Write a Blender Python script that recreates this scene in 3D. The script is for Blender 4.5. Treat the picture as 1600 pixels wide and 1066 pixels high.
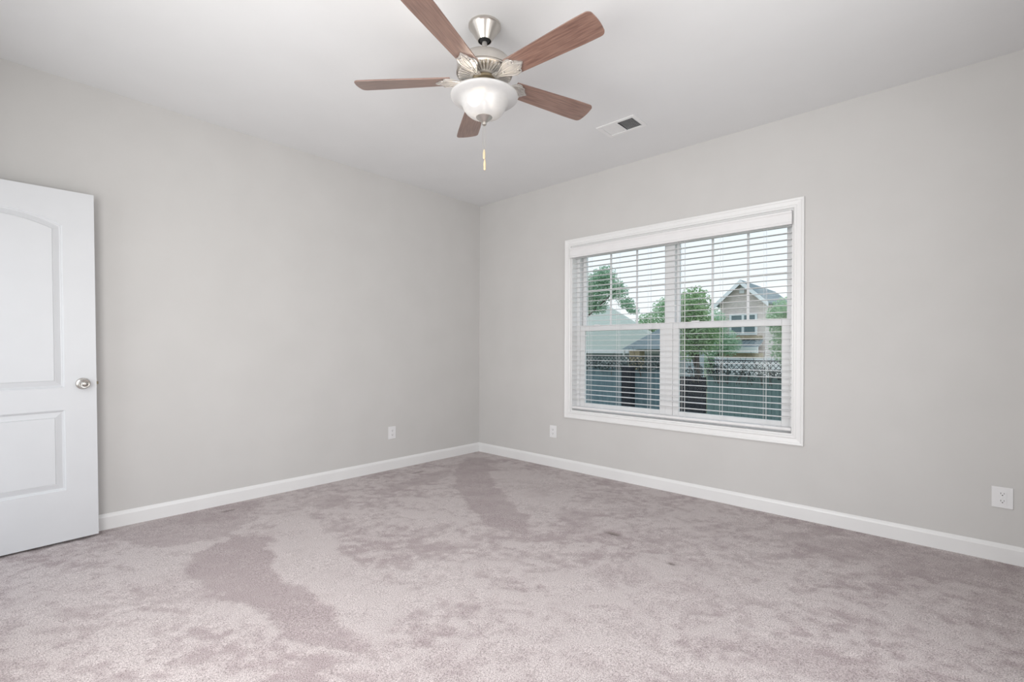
import bpy, bmesh, math, random
import numpy as np
from mathutils import Vector, Matrix

for o in list(bpy.data.objects):
    bpy.data.objects.remove(o, do_unlink=True)
SC = bpy.context.scene
COL = SC.collection
PI = math.pi
R = math.radians
rng = random.Random(7)

# ------------------------------------------------------------------ camera
# room frame: far corner at the origin, x runs along the window wall, y along the long left wall, z up
cam_d = bpy.data.cameras.new('camera')
cam_d.sensor_width = 36.0
cam_d.lens = 747.0 / 1600.0 * 36.0
cam_d.shift_y = 14.0 / 1600.0
cam_d.clip_start = 0.02
cam_d.clip_end = 400
cam = bpy.data.objects.new('camera', cam_d)
COL.objects.link(cam)
cam.matrix_world = (Matrix.Translation((3.892, -3.701, 1.133)) @ Matrix.Rotation(R(42.53), 4, 'Z')
                    @ Matrix.Rotation(R(90), 4, 'X') @ Matrix.Rotation(0.0045, 4, 'Z'))
SC.camera = cam

# ------------------------------------------------------------------ view + sky + fill lights
SC.view_settings.view_transform = 'Standard'
SC.view_settings.look = 'None'
SC.view_settings.gamma = 1.0
SC.view_settings.exposure = 0.46
SC.view_settings.use_curve_mapping = False

w = bpy.data.worlds.new('sky')
SC.world = w
w.use_nodes = True
nt = w.node_tree
nt.nodes.clear()
tc = nt.nodes.new('ShaderNodeTexCoord')
sx = nt.nodes.new('ShaderNodeSeparateXYZ')
rp = nt.nodes.new('ShaderNodeValToRGB')
bg = nt.nodes.new('ShaderNodeBackground')
ow = nt.nodes.new('ShaderNodeOutputWorld')
rp.color_ramp.elements[0].position = 0.0
rp.color_ramp.elements[0].color = (0.82, 0.85, 0.88, 1)
rp.color_ramp.elements[1].position = 0.5
rp.color_ramp.elements[1].color = (0.66, 0.77, 0.90, 1)
nt.links.new(tc.outputs['Generated'], sx.inputs[0])
nt.links.new(sx.outputs['Z'], rp.inputs[0])
nt.links.new(rp.outputs[0], bg.inputs[0])
bg.inputs[1].default_value = 0.95
nt.links.new(bg.outputs[0], ow.inputs[0])


def area(name, loc, direction, sx_, sy_, watts, col):
    d = bpy.data.lights.new(name, 'AREA')
    d.shape = 'RECTANGLE'
    d.size, d.size_y = sx_, sy_
    d.energy = watts
    d.color = col
    o = bpy.data.objects.new(name, d)
    COL.objects.link(o)
    o.location = loc
    o.rotation_euler = Vector(direction).to_track_quat('-Z', 'Z').to_euler()
    return o


# added fill lights, sources unseen: behind and beside the camera, and in the doorway
area('rear_fill_light', (2.6, -4.09, 1.40), (-0.05, 1, -0.10), 1.9, 1.45, 43, (1.0, 0.985, 0.96))
area('side_fill_light', (4.39, -2.30, 1.40), (-1, -0.12, 0.0), 1.7, 1.4, 18, (1.0, 0.985, 0.965))
area('doorway_fill_light', (0.54, -4.24, 1.15), (0, 1, 0), 0.75, 1.8, 2.5, (1.0, 0.97, 0.93))


# ------------------------------------------------------------------ materials
def mat(name, col, rough=0.5, metal=0.0, coat=0.0, spec=0.5):
    m = bpy.data.materials.new(name)
    m.use_nodes = True
    b = m.node_tree.nodes['Principled BSDF']
    b.inputs['Base Color'].default_value = (*col, 1)
    b.inputs['Roughness'].default_value = rough
    b.inputs['Metallic'].default_value = metal
    b.inputs['Coat Weight'].default_value = coat
    b.inputs['Specular IOR Level'].default_value = spec
    return m


def N(m, t, **kw):
    n = m.node_tree.nodes.new(t)
    for k, v in kw.items():
        setattr(n, k, v)
    return n


def L(m, a, b):
    m.node_tree.links.new(a, b)


def bsdf(m):
    return m.node_tree.nodes['Principled BSDF']


def add_noise(m, c1, c2, scale, detail=4, stretch=(1, 1, 1), bump=0.0, bscale=None, dist=0.01, coord='Object', lo=0.35, hi=0.65):
    """two-tone noise colour and optional bump in object space"""
    t = N(m, 'ShaderNodeTexCoord')
    mp = N(m, 'ShaderNodeMapping')
    mp.inputs['Scale'].default_value = stretch
    L(m, t.outputs[coord], mp.inputs[0])
    n = N(m, 'ShaderNodeTexNoise')
    n.inputs['Scale'].default_value = scale
    n.inputs['Detail'].default_value = detail
    L(m, mp.outputs[0], n.inputs['Vector'])
    r = N(m, 'ShaderNodeValToRGB')
    r.color_ramp.elements[0].position = lo
    r.color_ramp.elements[1].position = hi
    r.color_ramp.elements[0].color = (*c1, 1)
    r.color_ramp.elements[1].color = (*c2, 1)
    L(m, n.outputs[0], r.inputs[0])
    L(m, r.outputs[0], bsdf(m).inputs['Base Color'])
    if bump:
        n2 = N(m, 'ShaderNodeTexNoise')
        n2.inputs['Scale'].default_value = bscale or scale
        n2.inputs['Detail'].default_value = 3
        L(m, mp.outputs[0], n2.inputs['Vector'])
        bp = N(m, 'ShaderNodeBump')
        bp.inputs['Strength'].default_value = bump
        bp.inputs['Distance'].default_value = dist
        L(m, n2.outputs[0], bp.inputs['Height'])
        L(m, bp.outputs[0], bsdf(m).inputs['Normal'])
    return m


WALL = add_noise(mat('wall_paint', (0.6, 0.59, 0.57), 0.75, spec=0.25), (0.597, 0.588, 0.577), (0.614, 0.605, 0.594), 3,
                 bump=0.04, bscale=220, dist=0.002)
CEIL = add_noise(mat('ceiling_paint', (0.7, 0.7, 0.69), 0.85, spec=0.2), (0.765, 0.77, 0.775), (0.78, 0.785, 0.79), 3,
                 bump=0.04, bscale=180, dist=0.002)
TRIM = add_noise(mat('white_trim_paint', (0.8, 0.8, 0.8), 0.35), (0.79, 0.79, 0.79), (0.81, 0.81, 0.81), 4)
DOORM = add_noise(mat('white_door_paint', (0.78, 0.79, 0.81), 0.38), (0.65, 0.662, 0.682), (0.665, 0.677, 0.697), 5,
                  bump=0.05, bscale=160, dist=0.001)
VINYL = add_noise(mat('white_vinyl', (0.8, 0.8, 0.8), 0.4), (0.78, 0.78, 0.785), (0.8, 0.8, 0.805), 6)
SLAT = add_noise(mat('white_slat', (0.8, 0.8, 0.8), 0.42), (0.79, 0.785, 0.79), (0.81, 0.805, 0.81), 9)
CORD = mat('white_cord', (0.78, 0.78, 0.78), 0.8)
PLATE = mat('outlet_plastic', (0.8, 0.8, 0.81), 0.3)
DARK = mat('dark_slot', (0.02, 0.02, 0.02), 0.7)
DUCT = mat('dark_duct', (0.22, 0.24, 0.26), 0.6)
NICKEL = mat('brushed_nickel', (0.62, 0.59, 0.55), 0.3, 1.0)
SATIN = mat('satin_nickel', (0.52, 0.50, 0.47), 0.22, 1.0)
WHITEMET = mat('pale_antique_metal', (0.50, 0.48, 0.46), 0.42, 0.55)
BRASSDK = mat('dark_antique_metal', (0.20, 0.17, 0.12), 0.45, 0.8)
FOB = mat('pale_wood_fob', (0.70, 0.55, 0.36), 0.4)

# wood of the fan blades: grain along the blade's own x axis
WOOD = mat('mahogany_blade', (0.1, 0.04, 0.02), 0.30, coat=0.8, spec=0.9)
add_noise(WOOD, (0.15, 0.074, 0.054), (0.27, 0.155, 0.115), 14, detail=8, stretch=(0.6, 9, 9), bump=0.15, bscale=22, dist=0.001)
bsdf(WOOD).inputs['Coat Roughness'].default_value = 0.3

# alabaster glass of the light bowl
BOWL = bpy.data.materials.new('alabaster_glass')
BOWL.use_nodes = True
bn = BOWL.node_tree
bn.nodes.clear()
out = bn.nodes.new('ShaderNodeOutputMaterial')
trl = bn.nodes.new('ShaderNodeBsdfTranslucent')
dif = bn.nodes.new('ShaderNodeBsdfDiffuse')
tra = bn.nodes.new('ShaderNodeBsdfTransparent')
glo = bn.nodes.new('ShaderNodeBsdfGlossy')
emi = bn.nodes.new('ShaderNodeEmission')
m1 = bn.nodes.new('ShaderNodeMixShader')
m2 = bn.nodes.new('ShaderNodeMixShader')
m3 = bn.nodes.new('ShaderNodeMixShader')
ad = bn.nodes.new('ShaderNodeAddShader')
nz = bn.nodes.new('ShaderNodeTexNoise')
nz.inputs['Scale'].default_value = 9
nr = bn.nodes.new('ShaderNodeValToRGB')
nr.color_ramp.elements[0].color = (0.60, 0.60, 0.605, 1)
nr.color_ramp.elements[1].color = (0.68, 0.68, 0.685, 1)
bn.links.new(nz.outputs[0], nr.inputs[0])
for n_ in (trl, dif):
    bn.links.new(nr.outputs[0], n_.inputs['Color'])
tra.inputs[0].default_value = (1, 0.98, 0.95, 1)
glo.inputs['Roughness'].default_value = 0.25
emi.inputs[0].default_value = (1, 0.96, 0.9, 1)
emi.inputs[1].default_value = 0.0
m1.inputs[0].default_value = 0.975
bn.links.new(trl.outputs[0], m1.inputs[1])
bn.links.new(dif.outputs[0], m1.inputs[2])
m2.inputs[0].default_value = 0.22
bn.links.new(m1.outputs[0], m2.inputs[1])
bn.links.new(tra.outputs[0], m2.inputs[2])
m3.inputs[0].default_value = 0.05
bn.links.new(m2.outputs[0], m3.inputs[1])
bn.links.new(glo.outputs[0], m3.inputs[2])
bn.links.new(m3.outputs[0], ad.inputs[0])
bn.links.new(emi.outputs[0], ad.inputs[1])
bn.links.new(ad.outputs[0], out.inputs[0])


def emission(name, col, s):
    m = bpy.data.materials.new(name)
    m.use_nodes = True
    m.node_tree.nodes.clear()
    e = m.node_tree.nodes.new('ShaderNodeEmission')
    o = m.node_tree.nodes.new('ShaderNodeOutputMaterial')
    e.inputs[0].default_value = (*col, 1)
    e.inputs[1].default_value = s
    m.node_tree.links.new(e.outputs[0], o.inputs[0])
    return m


BULB = emission('lit_bulb', (1.0, 0.97, 0.93), 16)


def thin(name, col, amount, rough=0.02):
    """clear sheet: transparent with a share of another surface"""
    m = bpy.data.materials.new(name)
    m.use_nodes = True
    t = m.node_tree
    t.nodes.clear()
    o = t.nodes.new('ShaderNodeOutputMaterial')
    a = t.nodes.new('ShaderNodeBsdfTransparent')
    g = t.nodes.new('ShaderNodeBsdfGlossy')
    g.inputs['Roughness'].default_value = rough
    x = t.nodes.new('ShaderNodeMixShader')
    a.inputs[0].default_value = (*col, 1)
    x.inputs[0].default_value = amount
    t.links.new(a.outputs[0], x.inputs[1])
    t.links.new(g.outputs[0], x.inputs[2])
    t.links.new(x.outputs[0], o.inputs[0])
    return m


GLASS = thin('window_glass', (0.975, 0.99, 0.985), 0.008)
SCREEN = bpy.data.materials.new('insect_screen_mesh')
SCREEN.use_nodes = True
_t = SCREEN.node_tree
_t.nodes.clear()
_o = _t.nodes.new('ShaderNodeOutputMaterial')
_a = _t.nodes.new('ShaderNodeBsdfTransparent')
_d = _t.nodes.new('ShaderNodeBsdfDiffuse')
_d.inputs[0].default_value = (0.03, 0.04, 0.045, 1)
_x = _t.nodes.new('ShaderNodeMixShader')
_x.inputs[0].default_value = 0.08
_t.links.new(_a.outputs[0], _x.inputs[1])
_t.links.new(_d.outputs[0], _x.inputs[2])
_t.links.new(_x.outputs[0], _o.inputs[0])


# ------------------------------------------------------------------ mesh helpers
class MB:
    def __init__(s):
        s.bm = bmesh.new()

    def box(s, x0, x1, y0, y1, z0, z1, M=None):
        vs = [Vector((x, y, z)) for x in (x0, x1) for y in (y0, y1) for z in (z0, z1)]
        if M:
            vs = [M @ v for v in vs]
        v = [s.bm.verts.new(p) for p in vs]
        for f in ((0, 1, 3, 2), (4, 6, 7, 5), (0, 4, 5, 1), (2, 3, 7, 6), (0, 2, 6, 4), (1, 5, 7, 3)):
            s.bm.faces.new([v[i] for i in f])
        return s

    def face(s, pts):
        s.bm.faces.new([s.bm.verts.new(p) for p in pts])
        return s

    def prism(s, pts, vec):
        """closed polygon pts (list of 3-vectors) extruded by vec"""
        vec = Vector(vec)
        a = [s.bm.verts.new(Vector(p)) for p in pts]
        b = [s.bm.verts.new(Vector(p) + vec) for p in pts]
        n = len(pts)
        s.bm.faces.new(a)
        s.bm.faces.new(b[::-1])
        for i in range(n):
            j = (i + 1) % n
            s.bm.faces.new((a[i], b[i], b[j], a[j]))
        return s

    def lathe(s, prof, seg=48, M=None, cap0=True, cap1=True):
        """prof: (radius, z) list about the z axis"""
        rings = []
        for r, z in prof:
            ring = []
            for k in range(seg):
                a = 2 * PI * k / seg
                p = Vector((r * math.cos(a), r * math.sin(a), z))
                ring.append(s.bm.verts.new(M @ p if M else p))
            rings.append(ring)
        for A, B in zip(rings, rings[1:]):
            for k in range(seg):
                j = (k + 1) % seg
                s.bm.faces.new((A[k], A[j], B[j], B[k]))
        if cap0:
            s.bm.faces.new(rings[0][::-1])
        if cap1:
            s.bm.faces.new(rings[-1])
        return s

    def tube(s, pts, rad, seg=8):
        pts = [Vector(p) for p in pts]
        rads = rad if isinstance(rad, (list, tuple)) else [rad] * len(pts)
        rings = []
        for i, p in enumerate(pts):
            d = (pts[min(i + 1, len(pts) - 1)] - pts[max(i - 1, 0)]).normalized()
            u = d.orthogonal().normalized() if i == 0 else (u - d * u.dot(d)).normalized()
            v = d.cross(u)
            rings.append([s.bm.verts.new(p + (u * math.cos(2 * PI * k / seg) + v * math.sin(2 * PI * k / seg)) * rads[i]) for k in range(seg)])
        for A, B in zip(rings, rings[1:]):
            for k in range(seg):
                j = (k + 1) % seg
                s.bm.faces.new((A[k], A[j], B[j], B[k]))
        s.bm.faces.new(rings[0][::-1])
        s.bm.faces.new(rings[-1])
        return s

    def ball(s, c, r, sub=2):
        bmesh.ops.create_icosphere(s.bm, subdivisions=sub, radius=r, matrix=Matrix.Translation(c))
        return s

    def build(s, name, m, parent=None, smooth=False, bevel=0.0, loc=None):
        bmesh.ops.recalc_face_normals(s.bm, faces=s.bm.faces)
        me = bpy.data.meshes.new(name)
        s.bm.to_mesh(me)
        s.bm.free()
        for mm in (m if isinstance(m, (list, tuple)) else [m]):
            me.materials.append(mm)
        o = bpy.data.objects.new(name, me)
        COL.objects.link(o)
        if parent:
            o.parent = parent
        if loc:
            o.location = loc
        if smooth:
            for p in me.polygons:
                p.use_smooth = True
            try:
                me.set_sharp_from_angle(angle=R(38))
            except Exception:
                pass
        if bevel:
            b = o.modifiers.new('bevel', 'BEVEL')
            b.width = bevel
            b.segments = 2
            b.limit_method = 'ANGLE'
            b.angle_limit = R(40)
        return o


def empty(name, loc=(0, 0, 0), rz=0.0):
    o = bpy.data.objects.new(name, None)
    COL.objects.link(o)
    o.empty_display_size = 0.1
    o.location = loc
    o.rotation_euler = (0, 0, rz)
    return o


def tag(o, label, cat, group=None, kind=None):
    o['label'] = label
    o['category'] = cat
    if group:
        o['group'] = group
    if kind:
        o['kind'] = kind
    return o


def struct(o):
    o['kind'] = 'structure'
    return o


# ------------------------------------------------------------------ room shell
RX, RY, H = 4.42, -4.10, 2.74
WX0, WX1, WZ0, WZ1 = 1.250, 3.103, 0.557, 2.112      # window opening
WT = 0.20

m = MB()
m.box(-0.2, WX0, 0, WT, -0.3, H + 0.25)
m.box(WX1, RX + 0.2, 0, WT, -0.3, H + 0.25)
m.box(WX0, WX1, 0, WT, -0.3, WZ0)
m.box(WX0, WX1, 0, WT, WZ1, H + 0.25)
struct(m.build('wall_right', WALL))
struct(MB().box(-0.2, 0, RY - 0.2, 0, -0.3, H + 0.25).build('wall_left', WALL))
m = MB()      # wall behind the camera: doorway of the open door, and an opening added for fill light
m.box(-0.2, 0.13, RY - 0.12, RY, -0.3, H + 0.25)
m.box(0.13, 0.95, RY - 0.12, RY, 2.06, H + 0.25)
m.box(0.95, 1.6, RY - 0.12, RY, -0.3, H + 0.25)
m.box(1.6, 3.6, RY - 0.12, RY, -0.3, 0.6)
m.box(1.6, 3.6, RY - 0.12, RY, 2.2, H + 0.25)
m.box(3.6, RX + 0.2, RY - 0.12, RY, -0.3, H + 0.25)
struct(m.build('wall_back', WALL))
m = MB()  # unseen side wall, with an opening added for the side fill light
m.box(RX, RX + 0.12, RY, -3.2, -0.3, H + 0.25)
m.box(RX, RX + 0.12, -1.4, 0.0, -0.3, H + 0.25)
m.box(RX, RX + 0.12, -3.2, -1.4, -0.3, 0.6)
m.box(RX, RX + 0.12, -3.2, -1.4, 2.2, H + 0.25)
struct(m.build('wall_side', WALL))
# ceiling with the hole of the air register
VX0, VX1, VY0, VY1 = 2.022, 2.277, -0.730, -0.572
m = MB()
m.box(-0.2, RX + 0.12, RY - 0.12, VY0, H, H + 0.12)
m.box(-0.2, RX + 0.12, VY1, WT, H, H + 0.12)
m.box(-0.2, VX0, VY0, VY1, H, H + 0.12)
m.box(VX1, RX + 0.12, VY0, VY1, H, H + 0.12)
struct(m.build('ceiling', CEIL))


# ---- carpet
def vnoise(x, y, seed):
    g = np.random.RandomState(seed).rand(256, 256)
    xi, yi = np.floor(x).astype(int), np.floor(y).astype(int)
    fx, fy = x - xi, y - yi
    fx, fy = fx * fx * (3 - 2 * fx), fy * fy * (3 - 2 * fy)
    a = g[xi % 256, yi % 256]
    b = g[(xi + 1) % 256, yi % 256]
    c = g[xi % 256, (yi + 1) % 256]
    d = g[(xi + 1) % 256, (yi + 1) % 256]
    return (a * (1 - fx) + b * fx) * (1 - fy) + (c * (1 - fx) + d * fx) * fy


def fbm(x, y, s, seed, oct_=4):
    t = 0
    amp = 1
    tot = 0
    for k in range(oct_):
        t = t + amp * vnoise(x * s * 2 ** k + 37.1 * k, y * s * 2 ** k + 11.7 * k, seed + k)
        tot += amp
        amp *= 0.55
    return t / tot


def sdist(px, py, poly):
    """signed distance to polygon (negative inside)"""
    d = np.full(px.shape, 1e9)
    inside = np.zeros(px.shape, bool)
    n = len(poly)
    for i in range(n):
        x0, y0 = poly[i]
        x1, y1 = poly[(i + 1) % n]
        ex, ey = x1 - x0, y1 - y0
        t = np.clip(((px - x0) * ex + (py - y0) * ey) / (ex * ex + ey * ey + 1e-12), 0, 1)
        d = np.minimum(d, np.hypot(px - x0 - t * ex, py - y0 - t * ey))
        c = (y0 > py) != (y1 > py)
        xx = x0 + (py - y0) / ((y1 - y0) if abs(y1 - y0) > 1e-9 else 1e-9) * ex
        inside ^= c & (px < xx)
    return np.where(inside, -d, d)


# brushed pile: footprints of the vacuum strokes, in metres on the floor (value, polygon)
PILE = [
    (0.12, 0.95, [(0.84, -2.97), (1.08, -3.04), (1.28, -3.0), (1.63, -2.91), (1.87, -2.91), (2.13, -2.86), (2.26, -2.73), (2.17, -2.72), (2.0, -2.71), (1.61, -2.7), (1.36, -2.69), (1.16, -2.65), (1.06, -2.64), (0.91, -2.56), (0.77, -2.61), (0.7, -2.71), (0.77, -2.8)]),
    (0.95, 0.9, [(1.02, -2.61), (1.34, -2.71), (1.48, -2.72), (1.6, -2.67), (1.89, -2.7), (2.15, -2.71), (2.25, -2.69), (2.19, -2.53), (2.17, -2.39), (1.93, -2.38), (1.53, -2.37), (1.04, -2.29), (0.59, -2.21), (0.58, -2.32), (0.83, -2.48)]),
    (0.12, 0.9, [(0.29, -0.56), (0.17, -0.29), (0.31, -0.15), (1.04, -0.82), (1.57, -1.12), (1.9, -1.3), (1.96, -1.47), (1.83, -1.54), (1.69, -1.55), (1.4, -1.4), (0.85, -1.08)]),
    (0.2, 0.8, [(0.57, -1.73), (0.39, -1.19), (0.38, -0.7), (0.6, -0.87), (0.62, -1.25), (0.65, -1.52)]),
    (0.15, 0.8, [(0.48, -2.11), (0.39, -1.92), (0.46, -1.79), (0.65, -1.97), (0.63, -2.08)]),
    (0.85, 0.7, [(0.53, -0.22), (0.98, -0.26), (1.64, -0.48), (1.89, -0.99), (1.86, -1.23), (1.63, -1.14), (1.15, -0.83)]),
    (0.8, 0.7, [(0.79, -3.23), (0.69, -3.11), (0.96, -3.02), (1.38, -3.03), (1.71, -2.94), (1.82, -3.02), (1.51, -3.12), (1.2, -3.2)]),
    (0.2, 0.6, [(1.89, -0.99), (2.02, -0.78), (2.25, -1.14), (2.16, -1.29)]),
    (0.18, 0.75, [(0.09, -3.24), (0.02, -2.76), (0.07, -2.27), (0.63, -2.67), (0.68, -2.82), (0.57, -3.05)]),
    (0.25, 0.6, [(3.04, -0.39), (3.65, -0.09), (4.15, -0.08), (4.12, -0.46), (3.81, -0.49), (3.41, -0.56)]),
    (0.15, 0.6, [(3.23, -1.82), (3.4, -1.6), (3.62, -1.56), (3.79, -1.57), (3.59, -1.75)]),
    (0.85, 0.5, [(2.26, -2.87), (2.45, -2.49), (2.71, -2.0), (3.05, -1.81), (3.1, -2.18), (2.79, -2.5), (2.47, -2.8)]),
    (0.9, 0.5, [(2.34, -1.87), (2.63, -1.29), (3.07, -1.09), (3.27, -1.26), (3.01, -1.72), (2.64, -2.0)]),
]

STEP = 0.0155
nx = int(round(RX / STEP)) + 1
ny = int(round(-RY / STEP)) + 1
gx, gy = np.meshgrid(np.linspace(0, RX, nx), np.linspace(RY, 0, ny), indexing='ij')
jx = gx + 0.13 * (fbm(gx, gy, 9, 21, 5) - 0.5)
jy = gy + 0.13 * (fbm(gx, gy, 9, 51, 5) - 0.5)
# fine-grained mottling, streaked along the stroke direction of the vacuum
u = (gx * 0.8 + gy * 0.6)
v = (-gx * 0.6 + gy * 0.8)
mot = fbm(u, v * 1.5, 2.2, 3, 5)
mot2 = fbm(u * 0.7, v * 1.6, 6.0, 80, 4)
mot3 = fbm(u, v, 26.0, 180, 2)
pile = np.clip(0.72 + 0.9 * (mot - 0.5) + 1.4 * (mot2 - 0.5) + 1.5 * (mot3 - 0.5), 0, 1)
for val, k, poly in PILE:
    d = sdist(jx, jy, poly)
    wgt = np.clip(0.5 - d / 0.03, 0, 1) * k
    pile = pile * (1 - wgt) + (val + 0.5 * (mot2 - 0.5) + 0.3 * (mot3 - 0.5)) * wgt
spot = np.zeros_like(pile)      # small dents left by furniture feet and a carpet tuck
for (cx, cy, rx_, ry_) in ((0.256, -1.012, 0.018, 0.06), (0.159, -2.57, 0.015, 0.045), (2.354, -1.084, 0.05, 0.022), (2.80, -1.243, 0.022, 0.018)):
    spot = np.maximum(spot, np.clip(1.4 - np.hypot((gx - cx) / rx_, (gy - cy) / ry_), 0, 1))
gz = 0.006 * (fbm(gx, gy, 5, 140, 3) - 0.5) + 0.004 * (pile - 0.6) - 0.012 * spot - 0.002
edge = np.minimum(np.minimum(gx, -gy), 0.05) / 0.05
gz = gz * edge
co = np.stack([gx, gy, gz], -1).reshape(-1, 3)
ii = np.arange(nx * ny).reshape(nx, ny)
quads = np.stack([ii[:-1, :-1], ii[1:, :-1], ii[1:, 1:], ii[:-1, 1:]], -1).reshape(-1, 4)
me = bpy.data.meshes.new('floor')
me.vertices.add(len(co))
me.vertices.foreach_set('co', co.ravel())
me.loops.add(quads.size)
me.loops.foreach_set('vertex_index', quads.ravel().astype(np.int32))
me.polygons.add(len(quads))
me.polygons.foreach_set('loop_start', np.arange(0, quads.size, 4, dtype=np.int32))
me.polygons.foreach_set('loop_total', np.full(len(quads), 4, dtype=np.int32))
me.update(calc_edges=True)
at = me.attributes.new('pile', 'FLOAT', 'POINT')
at.data.foreach_set('value', pile.ravel().astype(np.float32))
at = me.attributes.new('dent', 'FLOAT', 'POINT')
at.data.foreach_set('value', spot.ravel().astype(np.float32))
me.polygons.foreach_set('use_smooth', np.ones(len(quads), bool))
CARPET = mat('brushed_carpet', (0.5, 0.46, 0.46), 0.95, spec=0.1)
bsdf(CARPET).inputs['Sheen Weight'].default_value = 0.15
aN = N(CARPET, 'ShaderNodeAttribute', attribute_name='pile')
aD = N(CARPET, 'ShaderNodeAttribute', attribute_name='dent')
tcn = N(CARPET, 'ShaderNodeTexCoord')
n1 = N(CARPET, 'ShaderNodeTexNoise')
n1.inputs['Scale'].default_value = 55
n1.inputs['Detail'].default_value = 6
n1.inputs['Roughness'].default_value = 0.8
L(CARPET, tcn.outputs['Object'], n1.inputs['Vector'])
n2 = N(CARPET, 'ShaderNodeTexNoise')
n2.inputs['Scale'].default_value = 230
n2.inputs['Detail'].default_value = 3
n2.inputs['Roughness'].default_value = 0.7
L(CARPET, tcn.outputs['Object'], n2.inputs['Vector'])
ma = N(CARPET, 'ShaderNodeMath', operation='MULTIPLY_ADD')
L(CARPET, n1.outputs[0], ma.inputs[0])
ma.inputs[1].default_value = 0.55
mb = N(CARPET, 'ShaderNodeMath', operation='ADD')
L(CARPET, aN.outputs['Fac'], ma.inputs[2])
L(CARPET, ma.outputs[0], mb.inputs[0])
mb.inputs[1].default_value = -0.275
crp = N(CARPET, 'ShaderNodeValToRGB')
crp.color_ramp.elements[0].position = 0.10
crp.color_ramp.elements[0].color = (0.40, 0.338, 0.342, 1)
crp.color_ramp.elements[1].position = 0.92
crp.color_ramp.elements[1].color = (0.555, 0.500, 0.497, 1)
L(CARPET, mb.outputs[0], crp.inputs[0])
sp = N(CARPET, 'ShaderNodeValToRGB')
sp.color_ramp.elements[0].position = 0.30
sp.color_ramp.elements[0].color = (0.36, 0.33, 0.325, 1)
sp.color_ramp.elements[1].position = 0.62
sp.color_ramp.elements[1].color = (1.28, 1.28, 1.28, 1)
L(CARPET, n2.outputs[0], sp.inputs[0])
mx = N(CARPET, 'ShaderNodeMix', data_type='RGBA', blend_type='MULTIPLY')
mx.inputs[0].default_value = 1.0
L(CARPET, crp.outputs[0], mx.inputs[6])
L(CARPET, sp.outputs[0], mx.inputs[7])
dk = N(CARPET, 'ShaderNodeMix', data_type='RGBA', blend_type='MIX')
L(CARPET, aD.outputs['Fac'], dk.inputs[0])
L(CARPET, mx.outputs[2], dk.inputs[6])
dk.inputs[7].default_value = (0.17, 0.14, 0.13, 1)
L(CARPET, dk.outputs[2], bsdf(CARPET).inputs['Base Color'])
bpn = N(CARPET, 'ShaderNodeBump')
bpn.inputs['Strength'].default_value = 0.55
bpn.inputs['Distance'].default_value = 0.006
L(CARPET, n2.outputs[0], bpn.inputs['Height'])
L(CARPET, bpn.outputs[0], bsdf(CARPET).inputs['Normal'])
me.materials.append(CARPET)
fl = bpy.data.objects.new('floor', me)
COL.objects.link(fl)
struct(fl)

# ---- baseboards
PROF = [(0, -0.03), (0.014, -0.03), (0.014, 0.076), (0.0125, 0.079), (0.0105, 0.086), (0.006, 0.093), (0.004, 0.097), (0, 0.097)]
struct(MB().prism([(d, RY, z) for d, z in PROF], (0, -RY, 0)).build('baseboard_left', TRIM))
struct(MB().prism([(0.0, -d, z) for d, z in PROF], (RX, 0, 0)).build('baseboard_right', TRIM))

# ------------------------------------------------------------------ window trim (picture-framed casing)
CAS = [(0.0, 0.0), (0.0, 0.010), (0.006, 0.013), (0.014, 0.0135), (0.020, 0.010), (0.044, 0.013), (0.049, 0.017), (0.056, 0.0185), (0.0625, 0.017), (0.0625, 0.0)]
m = MB()
corners = [(WX0, WZ0, -1, -1), (WX1, WZ0, 1, -1), (WX1, WZ1, 1, 1), (WX0, WZ1, -1, 1)]
rings = []
for (cx, cz, sx_, sz_) in corners:
    rings.append([m.bm.verts.new((cx + sx_ * a, -d, cz + sz_ * a)) for a, d in CAS])
for i in range(4):
    A, B = rings[i], rings[(i + 1) % 4]
    for k in range(len(CAS)):
        j = (k + 1) % len(CAS)
        m.bm.faces.new((A[k], A[j], B[j], B[k]))
struct(m.build('trim_1', TRIM))

# ------------------------------------------------------------------ window: twin double-hung units
win = struct(empty('window_1', (2.1765, 0.10, WZ0)))


def wpart(mb, name, mm, parent=win, bevel=0.0):
    o = mb.build(name, mm, None, bevel=bevel)
    o.parent = parent
    base = Vector(win.location)
    if parent is win:
        o.data.transform(Matrix.Translation(-base))
    else:
        o.data.transform(Matrix.Translation(-base))
    return o


e = 0.002
m = MB()                                   # jamb lining and sill board
m.box(WX0 - 0.0, WX0 + 0.012, 0.0 + e, 0.085, WZ0, WZ1)
m.box(WX1 - 0.012, WX1, 0.0 + e, 0.085, WZ0, WZ1)
m.box(WX0 + 0.012, WX1 - 0.012, 0.0 + e, 0.085, WZ1 - 0.012, WZ1)
m.box(WX0 + 0.012, WX1 - 0.012, 0.0 + e, 0.085, WZ0, WZ0 + 0.012)
wpart(m, 'jamb', TRIM)
m = MB()                                   # vinyl main frame with mullion
y0, y1 = 0.085, 0.185
m.box(WX0, 1.292, y0, y1, WZ0, WZ1)
m.box(3.061, WX1, y0, y1, WZ0, WZ1)
m.box(2.147, 2.206, y0 + 0.003, y1, WZ0, 1.364)
m.box(2.145, 2.224, y0 + 0.003, y1, 1.364, 2.072)
m.box(2.147, 2.206, y0 + 0.003, y1, 2.072, WZ1)
m.box(1.292, 2.147, y0, y1, WZ0, 0.588)
m.box(2.206, 3.061, y0, y1, WZ0, 0.588)
m.box(1.292, 2.147, y0, y1, 2.072, WZ1)
m.box(2.206, 3.061, y0, y1, 2.072, WZ1)
wpart(m, 'window_frame', VINYL, bevel=0.002)
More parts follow.
